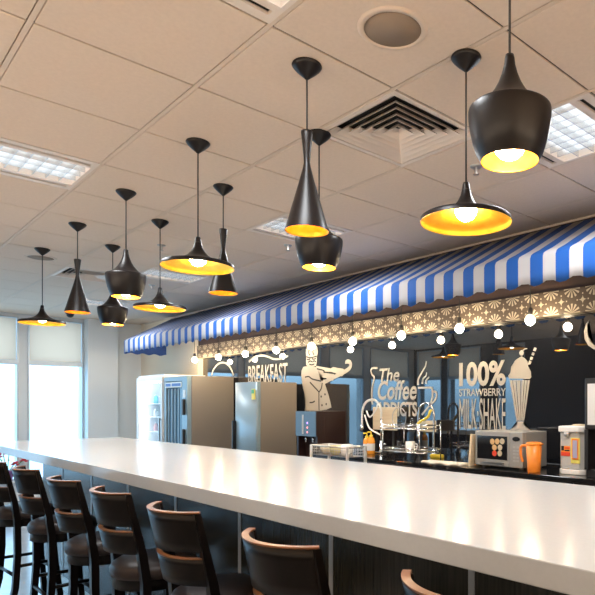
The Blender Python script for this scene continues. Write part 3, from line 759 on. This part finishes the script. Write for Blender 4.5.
t = thing('water_dispenser', 'freestanding water dispenser with blue-grey control panel, right of the refrigerator', 'water dispenser', (-5.0, 3.52, 0))
W, D, H = .172, .18, 1.365
f = nb(); box(f, -W, W, -D+.10, D, 0, H, .004); box(f, -W, W, -D+.008, -D+.099, 1.12, H); box(f, -W, W, -D, -D+.10, 0, .82); box(f, -W, -W+.02, -D+.02, -D+.10, .82, 1.12); box(f, W-.02, W, -D+.02, -D+.10, .82, 1.12)
obj('body', f, mat('maroon_black_steel', (.035, .018, .016), .35, .3), t)
f = nb(); box(f, -W, W, -D, -D+.0075, 1.12, H-.003, .002); p = obj('control_panel', f, M['panel_blue'], t)
f = nb(); box(f, -.055, -.030, -D-.003, -D+.001, 1.14, 1.33); obj('strip', f, M['grey_plastic'], p)
for k, (z, m) in enumerate(((1.25, 'purple_led'), (1.205, 'red_led'), (1.16, 'red_led'))):
    f = nb(); lathe(f, [(0, .003), (.010, .003), (.010, 0), (0, 0)], 14)
    bmesh.ops.rotate(f, verts=f.verts[:], matrix=Matrix.Rotation(PI/2, 3, 'X')); bmesh.ops.translate(f, verts=f.verts[:], vec=(.035, -D, z)); obj('button', f, M[m], p)
for x in (-.06, .06):
    f = nb(); tube(f, [(x, -D+.05, 1.119), (x, -D+.05, 1.06)], .012, 10); obj('spout', f, M['chrome'], t)
f = nb(); box(f, -W+.02, W-.02, -D+.005, -D+.095, .8205, .835); obj('drip_tray', f, M['steel'], t)

# ---------------------------------------------------------------- kitchen counter along the dark glass
KZ, KY0, KX0, KX1 = .97, 3.28, -4.78, -.6
f = nb(); box(f, KX0, KX1, KY0, YB-.002, KZ-.03, KZ, .003)
tag(obj('kitchen_worktop', f, M['black_top']), 'glossy black kitchen worktop along the dark glass, behind the white counter', 'worktop')
n = 6; w = (KX1-KX0)/n
for i in range(n):
    x = KX0 + w*(i+.5)
    t = thing('base_cabinet', 'black base cabinet under the kitchen worktop', 'cabinet', (x, 3.63, 0), 0, 'base cabinets under the kitchen worktop')
    f = nb(); box(f, -w/2+.002, w/2-.002, -.30, .315, .08, KZ-.0302); box(f, -w/2+.002, w/2-.002, -.25, .315, 0, .08); obj('body', f, M['black_panel'], t)
    f = nb(); box(f, -w/2+.004, w/2-.004, -.32, -.301, .09, KZ-.035); d = obj('door', f, M['black_panel'], t)
    f = nb(); bar(f, (w/2-.05, -.34, .60), (w/2-.05, -.34, .80), .012); bar(f, (w/2-.05, -.34, .61), (w/2-.05, -.319, .61), .01); bar(f, (w/2-.05, -.34, .79), (w/2-.05, -.319, .79), .01); obj('handle', f, M['steel'], d)

# ---------------------------------------------------------------- lettering and pictures on the dark glass
DY0, DY1 = 3.9462, 3.9482
def text_mesh(name, s, x0, x1, z0, z1, parent, bold=0.0, shear=0.0, label=None, m=None):
    cu = bpy.data.curves.new(name, 'FONT'); cu.body = s; cu.offset = bold; cu.shear = shear; cu.extrude = 0.02; cu.resolution_u = 4
    tmp = bpy.data.objects.new(name, cu); COL.objects.link(tmp)
    dg = bpy.context.evaluated_depsgraph_get(); dg.update()
    me = bpy.data.meshes.new_from_object(tmp.evaluated_get(dg)); bpy.data.objects.remove(tmp); bpy.data.curves.remove(cu)
    xs = [v.co.x for v in me.vertices]; ys = [v.co.y for v in me.vertices]; zs = [v.co.z for v in me.vertices]
    for v in me.vertices:
        a = (v.co.x-min(xs))/(max(xs)-min(xs)); b = (v.co.y-min(ys))/(max(ys)-min(ys)); c = (v.co.z-min(zs))/(max(zs)-min(zs))
        v.co = (x0+(x1-x0)*a, DY0+(DY1-DY0)*(1-c), z0+(z1-z0)*b)
    me.materials.clear(); me.materials.append(m or M['decal']); me.name = name
    o = bpy.data.objects.new(name, me); COL.objects.link(o); o.parent = parent
    if label: o['label'] = label
    return o
t = thing('lettering_decal', 'cream breakfast lettering under a wavy line, above the refrigerator', 'wall lettering')
text_mesh('lettering', 'BREAKFAST', -7.22, -6.285, 1.70, 1.935, t, .012)
f = nb(); stroke_xz(f, WAVE, .030, DY0, DY1, .022); obj('wavy_line', f, M['decal'], t)
t = thing('arch_decal', 'cream arched line on the dark glass above the chiller', 'wall drawing')
f = nb(); stroke_xz(f, ARCH, .028, DY0, DY1); obj('arch_line', f, M['decal'], t)

t = thing('chef_decal', 'cream chef in a tall hat holding a cane, drawn on the dark glass', 'wall drawing')
for nm, pts in (('hat', CHEF_HAT), ('head', CHEF_HEAD), ('coat', CHEF_COAT)):
    f = nb(); prism_xz(f, pts, DY0, DY1); obj(nm, f, M['decal'], t)
for nm, pts in (('arm', CHEF_ARM), ('arm', CHEF_FOREARM), ('hand', CHEF_HAND)):
    f = nb(); prism_xz(f, pts, DY0-.0005, DY1-.0005); obj(nm, f, M['decal'], t)
f = nb(); stroke_xz(f, CHEF_STAFF, .045, DY0-.001, DY1-.001); obj('cane', f, M['decal'], t)
for l in CHEF_LINES:
    f = nb(); stroke_xz(f, l, .016, DY0-.0016, DY0-.0006); obj('outline', f, M['decal_dark'], t, label='dark drawn line')
for x, z in CHEF_BUTTONS:
    f = nb(); prism_xz(f, [(x+.013*math.cos(a), z+.013*math.sin(a)) for a in [PI*k/5 for k in range(10)]], DY0-.0016, DY0-.0006); obj('button', f, M['decal_dark'], t, label='dark coat button')

t = thing('coffee_decal', 'cream coffee lettering with a steaming cup drawn on the dark glass', 'wall lettering')
text_mesh('lettering', 'The', -4.60, -4.305, 1.655, 1.79, t, .016, .22)
text_mesh('lettering', 'Coffee', -4.625, -4.065, 1.475, 1.665, t, .016, .22)
text_mesh('lettering', 'ADDICTS', -4.64, -4.06, 1.315, 1.455, t, .03)
for l in CUP: f = nb(); stroke_xz(f, l, .018, DY0, DY1); obj('cup_line', f, M['decal'], t)
for l in STEAM: f = nb(); stroke_xz(f, l, .024, DY0, DY1, .008); obj('steam_line', f, M['decal'], t)
for l in MUG_OUTLINE: f = nb(); stroke_xz(f, l, .020, DY0, DY1); obj('jug_line', f, M['decal'], t)

t = thing('milkshake_lettering', 'cream strawberry milk-shake lettering on the dark glass, above the microwave', 'wall lettering')
text_mesh('lettering', '100%', -3.527, -3.015, 1.585, 1.797, t, .03)
text_mesh('lettering', 'STRAWBERRY', -3.527, -3.012, 1.500, 1.565, t, .012)
text_mesh('lettering', 'MILK\u00b7SHAKE', -3.525, -3.015, 1.215, 1.482, t, .0)
t = thing('milkshake_decal', 'cream tall milkshake glass with straw and cherry drawn on the dark glass', 'wall drawing')
f = nb(); prism_xz(f, SHAKE_CREAM, DY0, DY1); obj('cream', f, M['decal'], t)
f = nb(); (x, z), (x2, _) = SHAKE_CHERRY; r = abs(x2-x); prism_xz(f, [(x+r*math.cos(a), z+r*math.sin(a)) for a in [PI*k/8 for k in range(16)]], DY0, DY1); obj('cherry', f, M['decal'], t)
f = nb(); stroke_xz(f, SHAKE_STEM, .008, DY0, DY1); obj('cherry_stem', f, M['decal'], t)
for q in SHAKE_STRAW: f = nb(); prism_xz(f, q, DY0, DY1); obj('straw_stripe', f, M['decal'], t)
for q in SHAKE_RIBS: f = nb(); prism_xz(f, q, DY0, DY1); obj('glass_rib', f, M['decal'], t)
f = nb(); prism_xz(f, SHAKE_BASE, DY0, DY1); obj('glass_foot', f, M['decal'], t)
f = nb(); prism_xz(f, CRESCENT, DY0, DY1)
tag(obj('crescent_decal', f, M['decal']), 'cream curved mark on the dark glass at the right edge of the photo', 'wall drawing')

# ---------------------------------------------------------------- trolley behind the bar with bowls
t = thing('wire_trolley', 'wire basket trolley on four metal legs standing behind the white counter', 'trolley', (-3.78, 2.82, 0))
hx_, hy_, zr = .23, .075, 1.106
hy_ = .085
f = nb(); tube(f, [(-hx_, -hy_, zr), (hx_, -hy_, zr), (hx_, hy_, zr), (-hx_, hy_, zr)], .007, 8, True); obj('rim', f, M['steel'], t)
f = nb()
for z in (1.082, 1.06): tube(f, [(-hx_, -hy_, z), (hx_, -hy_, z), (hx_, hy_, z), (-hx_, hy_, z)], .002, 6, True)
for k in range(24):
    x = -hx_ + 2*hx_*k/23
    tube(f, [(x, -hy_, zr), (x, -hy_, 1.036), (x, hy_, 1.036), (x, hy_, zr)], .0018, 5)
for k in range(8):
    y = -hy_ + 2*hy_*k/7
    tube(f, [(-hx_, y, zr), (-hx_, y, 1.036), (hx_, y, 1.036), (hx_, y, zr)], .0018, 5)
obj('wire_basket', f, M['steel'], t)
for sx in (-1, 1):
    for sy in (-1, 1):
        f = nb(); tube(f, [(sx*hx_, sy*hy_, zr+.005), (sx*hx_, sy*hy_, .06)], .012, 10); l = obj('leg', f, M['steel'], t)
        f = nb(); tube(f, [(sx*hx_-.012, sy*hy_, .03), (sx*hx_+.012, sy*hy_, .03)], .03, 16); obj('castor', f, M['black_plastic'], l)
f = nb(); box(f, -hx_, hx_, -hy_, hy_, .30, .315); obj('shelf', f, M['steel'], t)
for x, y, r, h, m, l in ((-3.93, 2.82, .05, .055, 'ceramic_tan', 'tan bowl at the left end of the wire trolley basket'), (-3.80, 2.815, .05, .07, 'ceramic_green', 'pale yellow bowl in the middle of the wire trolley basket')):
    t = thing('bowl', l, 'bowl', (x, y, 1.0385))
    f = nb(); lathe(f, [(0, 0), (r*.55, 0), (r*.8, h*.35), (r, h), (r*.94, h), (r*.74, h*.4), (0, h*.2)], 24); obj('body', f, M[m], t)
def mug(x, y, z, r, h, m, l, rz=0):
    t = thing('mug', l, 'mug', (x, y, z), rz)
    f = nb(); lathe(f, [(0, 0), (r*.92, 0), (r, h*.08), (r, h), (r*.9, h), (r*.88, h*.1), (0, h*.1)], 24); obj('body', f, M[m], t)
    f = nb(); tube(f, [(r*.97, 0, h*.8), (r*1.5, 0, h*.72), (r*1.65, 0, h*.5), (r*1.4, 0, h*.28), (r*.97, 0, h*.22)], r*.13, 8); obj('handle', f, M[m], t)
mug(-3.665, 2.82, 1.0385, .046, .085, 'ceramic', 'white mug at the right end of the wire trolley basket')

# ---------------------------------------------------------------- sink area
for x, y, h, l in ((-4.40, 3.62, .20, 'orange soap pump bottle left of its twin, beside the spring tap'), (-4.315, 3.60, .215, 'taller orange soap pump bottle nearer the dish rack')):
    t = thing('soap_bottle', l, 'soap bottle', (x, y, KZ), 0, 'orange soap bottles by the sink')
    f = nb(); lathe(f, [(0, 0), (.034, 0), (.036, .01), (.036, h*.55), (.028, h*.68), (.014, h*.74), (0, h*.74)], 20); obj('body', f, M['soap'], t)
    f = nb(); lathe(f, [(.015, h*.74), (.015, h*.82), (.005, h*.83), (.005, h*.95)], 14); tube(f, [(0, 0, h*.95), (-.01, -.035, h*.94)], .006, 8); obj('pump', f, M['yellow'], t)
    f = nb(); lathe(f, [(.0364, h*.15), (.0364, h*.45)], 20); obj('label', f, M['white_plastic'], t)
t = thing('spring_tap', 'tall chrome spring tap with a looped white hose, left of the boards', 'tap', (-4.31, 3.72, KZ))
f = nb(); lathe(f, [(0, 0), (.028, 0), (.028, .02), (.018, .03), (.018, .12), (0, .12)], 20); tube(f, [(0, 0, .1), (0, 0, .33)], .010, 10); obj('column', f, M['chrome'], t)
f = nb(); pts = smooth_line([(0, 0, .33), (-.01, 0, .43), (-.07, -.02, .50), (-.16, -.04, .49), (-.215, -.05, .41), (-.225, -.05, .26)], 14)
hel = []
tube(f, pts, .009, 8)
for i in range(0, len(pts)-1, 2):
    tube(f, [Vector(pts[i]), Vector(pts[i]) + (Vector(pts[i+1])-Vector(pts[i]))*.6], .0125, 10)
obj('spring_hose', f, M['white_plastic'], t)
f = nb(); tube(f, smooth_line([(-.17, -.04, .40), (-.12, -.04, .34), (-.05, -.03, .40), (-.03, -.02, .46)], 6), .008, 8); tube(f, smooth_line([(-.19, -.045, .36), (-.13, -.04, .24), (-.04, -.02, .19), (0, 0, .17)], 6), .008, 8); obj('loop_hose', f, M['white_plastic'], t)
f = nb(); tube(f, [(-.225, -.05, .27), (-.228, -.05, .20)], [.014, .020], 12); obj('spray_head', f, M['chrome'], t)
f = nb(); box(f, -.07, .05, -.05, .02, .0, .018, .004); tube(f, [(.018, 0, .08), (.07, 0, .09)], .007, 8); obj('lever', f, M['chrome'], t)

t = thing('dish_rack', 'chrome two-tier dish rack between the two taps', 'dish rack', (-3.70, 3.53, KZ))
RX, RY = .225, .125
f = nb()
for z in (.06, .09, .255, .285): tube(f, [(-RX, -RY, z), (RX, -RY, z), (RX, RY, z), (-RX, RY, z)], .004, 8, True)
for z in (.06, .255):
    for k in range(1, 14): tube(f, [(-RX+2*RX*k/14, -RY, z), (-RX+2*RX*k/14, RY, z)], .002, 6)
    for k in range(0, 15): tube(f, [(-RX+2*RX*k/14, -RY, z), (-RX+2*RX*k/14, -RY, z+.03)], .002, 6)
obj('wire_tier', f, M['chrome'], t)
for sx in (-1, 1):
    for sy in (-1, 1):
        f = nb(); tube(f, [(sx*RX, sy*RY, 0), (sx*RX, sy*RY, .30)], .0048, 8); obj('post', f, M['chrome'], t)
t = thing('plate', 'glass plate standing on edge on the upper rack tier', 'plate', (-3.81, 3.50, KZ+.258), 0)
f = nb(); lathe(f, [(0, .004), (.05, .004), (.085, .012), (.088, .012), (.052, 0), (0, 0)], 36)
bmesh.ops.rotate(f, verts=f.verts[:], matrix=Matrix.Rotation(PI/2, 3, 'X')); bmesh.ops.translate(f, verts=f.verts[:], vec=(0, 0, .088)); obj('dish', f, M['pane'], t)
f = nb(); tube(f, [(.087*math.cos(a), -.010, .088+.087*math.sin(a)) for a in [2*PI*k/36 for k in range(36)]], .0035, 6, True); obj('rim', f, M['steel'], t)
mug(-3.65, 3.47, KZ+.063, .040, .085, 'ceramic', 'white mug standing on the lower tier of the dish rack', 1.2)
for x, y, l in ((-3.63, 3.49, 'drinking glass on the upper rack tier, right of the standing plate'), (-3.55, 3.51, 'drinking glass on the upper rack tier, nearest its right end'), (-3.77, 3.47, 'drinking glass on the lower rack tier, left of the white mug')):
    z = KZ+.258 if 'upper' in l else KZ+.063
    t = thing('drinking_glass', l, 'glass', (x, y, z), 0, 'glasses on the dish rack')
    f = nb(); lathe(f, [(0, 0), (.026, 0), (.032, .09), (.030, .09), (.024, .006), (0, .006)], 20); obj('body', f, M['pane'], t)
for x0, x1, z0, z1, y, l in ((-4.52, -4.18, .215, .435, 3.80, 'large pale wooden board leaning above the dish rack'), (-3.915, -3.70, .215, .315, 3.83, 'small pale board behind the right half of the dish rack')):
    t = thing('cutting_board', l, 'cutting board', ((x0+x1)/2, y, KZ))
    f = nb(); h = (x1-x0)/2; box(f, -h, h, -.008, .008, z0, z1, .004); obj('board', f, M['board'], t)
    for s in (-1, 1):
        f = nb(); box(f, s*h*.7-.006, s*h*.7+.006, -.008, .008, 0, z0+.002); box(f, s*h*.7-.006, s*h*.7+.006, -.05, .05, 0, .006)
        obj('stand', f, M['black_plastic'], t)
t = thing('gooseneck_tap', 'chrome gooseneck tap right of the dish rack', 'tap', (-3.585, 3.76, KZ))
t.location = (-3.686, 3.79, KZ)
f = nb(); lathe(f, [(0, 0), (.027, 0), (.027, .03), (.016, .04), (.016, .07), (0, .07)], 20)
tube(f, smooth_line([(0, 0, .06), (0, 0, .25), (0, 0, .38), (-.02, -.01, .44), (-.075, -.02, .472), (-.135, -.03, .44), (-.155, -.035, .37), (-.157, -.035, .26)], 8), .010, 12); obj('spout', f, M['chrome'], t)
f = nb(); tube(f, [(-.157, -.035, .26), (-.157, -.035, .10)], [.013, .018], 12); obj('spray_head', f, M['chrome'], t)
f = nb(); tube(f, [(.014, 0, .055), (.09, -.02, .075)], .009, 10); obj('lever', f, M['chrome'], t)
f = nb(); tube(f, smooth_line([(-.14, -.065, .27), (-.12, -.062, .30), (-.05, -.03, .345), (-.02, -.03, .39), (-.016, -.02, .41)], 5), [.012]*21, 8)
o = tag(obj('yellow_cloth', f, M['yellow'], loc=(-3.686, 3.79, KZ)), 'twisted yellow cloth hanging on the gooseneck tap', 'cloth')
f = nb(); box(f, -.06, .06, -.02, .02, 0, .03, .008)
o = tag(obj('sponge', f, M['yellow'], loc=(-3.60, 3.62, KZ+.001)), 'yellow sponge at the foot of the gooseneck tap', 'sponge'); o.location = (-3.58, 3.72, KZ); o.rotation_euler = (0, 0, .4)
f = nb(); n = 12
V = [[f.verts.new((-.20+.40*i/n, -.07+.14*j/6, .010+.006*math.sin(i*1.3+j)*math.sin(j*.9+1))) for j in range(7)] for i in range(n+1)]
for i in range(n):
    for j in range(6): q = f.faces.new((V[i][j], V[i+1][j], V[i+1][j+1], V[i][j+1])); q.smooth = True
o = tag(obj('folded_cloth', f, M['cloth'], loc=(-3.16, 3.38, KZ)), 'folded cream cloth lying on the black worktop, left of the microwave', 'cloth')
md = o.modifiers.new('solid', 'SOLIDIFY'); md.thickness = .014; md.offset = -.4

# ---------------------------------------------------------------- microwave, jug, water boiler, coffee machine
t = thing('microwave_oven', 'silver microwave oven with dark window and round prints', 'microwave', (-2.665, 3.55, KZ))
W, D, H = .215, .15, .265
f = nb(); box(f, -W, W, -D+.03, D, .012, H, .006)
for sx in (-.17, .17):
    for sy in (-.1, .12): lathe(f, [(0, 0), (.015, 0), (.015, .012)], 12, (sx, sy, 0))
obj('cabinet', f, M['silver_plastic'], t)
f = nb(); box(f, -W, .10, -D, -D+.029, .014, H-.002, .005); d = obj('door', f, M['silver_plastic'], t)
f = nb(); box(f, -W+.022, .082, -D-.003, -D+.001, .062, H-.035, .001); wn_ = obj('window', f, M['screen_dark'], d)
f = nb()
obj_prints = [(-.055, .19, 'biscuit'), (-.010, .192, 'biscuit'), (.035, .195, 'ceramic'), (-.033, .145, 'biscuit'), (-.03, .105, 'red'), (.015, .115, 'ceramic_tan')]
f.free()
for x, z, m in [(-.05, .19, 'biscuit'), (-.005, .192, 'biscuit'), (.04, .195, 'ceramic_tan'), (-.03, .148, 'biscuit'), (.02, .150, 'ceramic_tan'), (-.03, .106, 'red'), (.018, .108, 'ceramic_tan')]:
    f = nb(); prism_xz(f, [(x+.021*math.cos(a), z+.021*math.sin(a)) for a in [PI*k/10 for k in range(20)]], -D-.0045, -D-.003); obj('round_print', f, M[m], d)
f = nb(); bar(f, (-.13, -D-.02, .036), (.06, -D-.02, .036), .014); bar(f, (-.12, -D-.02, .036), (-.12, -D, .036), .01); bar(f, (.05, -D-.02, .036), (.05, -D, .036), .01); obj('handle', f, M['steel'], d)
f = nb(); box(f, .102, W, -D, -D+.029, .014, H-.002, .005); p = obj('control_panel', f, M['silver_plastic'], t)
f = nb(); prism_xz(f, [(.16+.032*math.cos(a), .215+.016*math.sin(a)) for a in [PI*k/12 for k in range(24)]], -D-.003, -D+.001); obj('display', f, M['screen_dark'], p)
for r in range(5):
    for c in range(2):
        f = nb(); box(f, .135+.028*c, .155+.028*c, -D-.003, -D+.001, .055+.024*r, .068+.024*r); obj('button', f, M['grey_plastic'], p)
t = thing('wooden_tray', 'thin wooden tray leaning on the left side of the microwave', 'tray', (-2.91, 3.50, KZ))
f = nb(); bar(f, (-.012, 0, .001), (.012, 0, .235), .012, .22); obj('board', f, M['board'], t)
for y in (-.115, .115):
    f = nb(); bar(f, (-.012, y, .001), (.012, y, .238), .02, .012); obj('rim', f, M['board'], t)

t = thing('orange_jug', 'orange plastic water jug with lid in front of the microwave corner', 'jug', (-2.335, 3.37, KZ))
f = nb(); lathe(f, [(0, 0), (.042, 0), (.044, .005), (.053, .185), (.050, .185), (.041, .01), (0, .01)], 28); obj('body', f, M['orange'], t)
f = nb(); lathe(f, [(.0535, .182), (.055, .186), (.055, .196), (.046, .203), (0, .206)], 28); box(f, .045, .068, -.015, .015, .186, .197, .003); obj('lid', f, M['orange'], t, label='brighter orange lid')
f = nb(); pts = smooth_line([(-.051, -.01, .178), (-.088, -.02, .172), (-.095, -.022, .13), (-.088, -.02, .09), (-.078, -.017, .065)], 5); tube(f, pts, .010, 8); obj('handle', f, M['orange'], t)

t = thing('water_boiler', 'grey electric water boiler with orange sticker and gauge, right of the jug', 'water boiler', (-2.082, 3.53, KZ))
W, D = .094, .115
def oct_prism(f, w, d, z0, z1, ch=.03):
    pts = [(-w+ch, -d), (w-ch, -d), (w, -d+ch), (w, d-ch), (w-ch, d), (-w+ch, d), (-w, d-ch), (-w, -d+ch)]
    A = [f.verts.new((x, y, z0)) for x, y in pts]; B = [f.verts.new((x, y, z1)) for x, y in pts]
    f.faces.new(A[::-1]); f.faces.new(B)
    for i in range(8): f.faces.new((A[i], A[(i+1) % 8], B[(i+1) % 8], B[i]))
f = nb(); oct_prism(f, W, D, .035, .275); obj('body', f, M['grey_plastic'], t, bevel=.006)
f = nb(); oct_prism(f, W+.004, D+.004, 0, .0345); obj('base', f, M['white_plastic'], t, bevel=.006)
f = nb(); oct_prism(f, W+.004, D+.02, .2755, .315); ld = obj('lid', f, M['white_plastic'], t, bevel=.008)
f = nb(); lathe(f, [(.05, .315), (.045, .325), (0, .328)], 24); obj('lid_button', f, M['ceramic_tan'], ld)
f = nb(); tube(f, [(-.02, -D-.008, .276), (-.02, -D-.010, .245)], [.022, .012], 12); obj('spout', f, M['grey_plastic'], t)
f = nb(); box(f, .005, .072, -D-.003, -D+.002, .075, .24, .001); g = obj('gauge', f, M['sticker_yellow'], t, label='water gauge with yellow and orange border')
f = nb(); box(f, .014, .063, -D-.006, -D-.003, .10, .235); obj('border', f, M['orange'], g)
f = nb(); box(f, .022, .055, -D-.009, -D-.006, .11, .225, .001); obj('window', f, mat('violet_grey_glass', (.45, .42, .58), .15), g)
f = nb(); box(f, -.068, 0, -D-.002, -D+.002, .12, .185); s = obj('sticker', f, M['orange'], t, label='orange and red sticker')
for xa, xb, za, zb, m in ((-.068, 0, .12, .145, 'red'), (-.066, -.046, .155, .205, 'black_plastic'), (-.040, -.004, .152, .160, 'black_plastic'), (-.040, -.004, .168, .176, 'red')):
    f = nb(); box(f, xa, xb, -D-.0035, -D-.002, za, min(zb, .185)); obj('print', f, M[m], s)

t = thing('coffee_machine', 'black machine with pale front panel at the right edge of the photo', 'coffee machine', (-1.675, 3.46, KZ))
f = nb(); box(f, -.26, .26, -.10, .18, 0, .05, .005); box(f, -.26, .26, .02, .18, .05, .30); box(f, -.26, .26, -.12, .18, .30, .62, .008); box(f, -.26, -.235, -.12, .02, .05, .30); obj('body', f, M['black_plastic'], t)
f = nb(); box(f, -.235, .235, -.126, -.1195, .33, .585); obj('front_panel', f, M['screen'], t)
for x in (-.1, .1):
    f = nb(); tube(f, [(x, -.05, .301), (x, -.05, .25)], .016, 12); obj('spout', f, M['chrome'], t)
f = nb(); box(f, -.2, .2, -.09, .01, .0505, .065); obj('drip_tray', f, M['steel'], t)
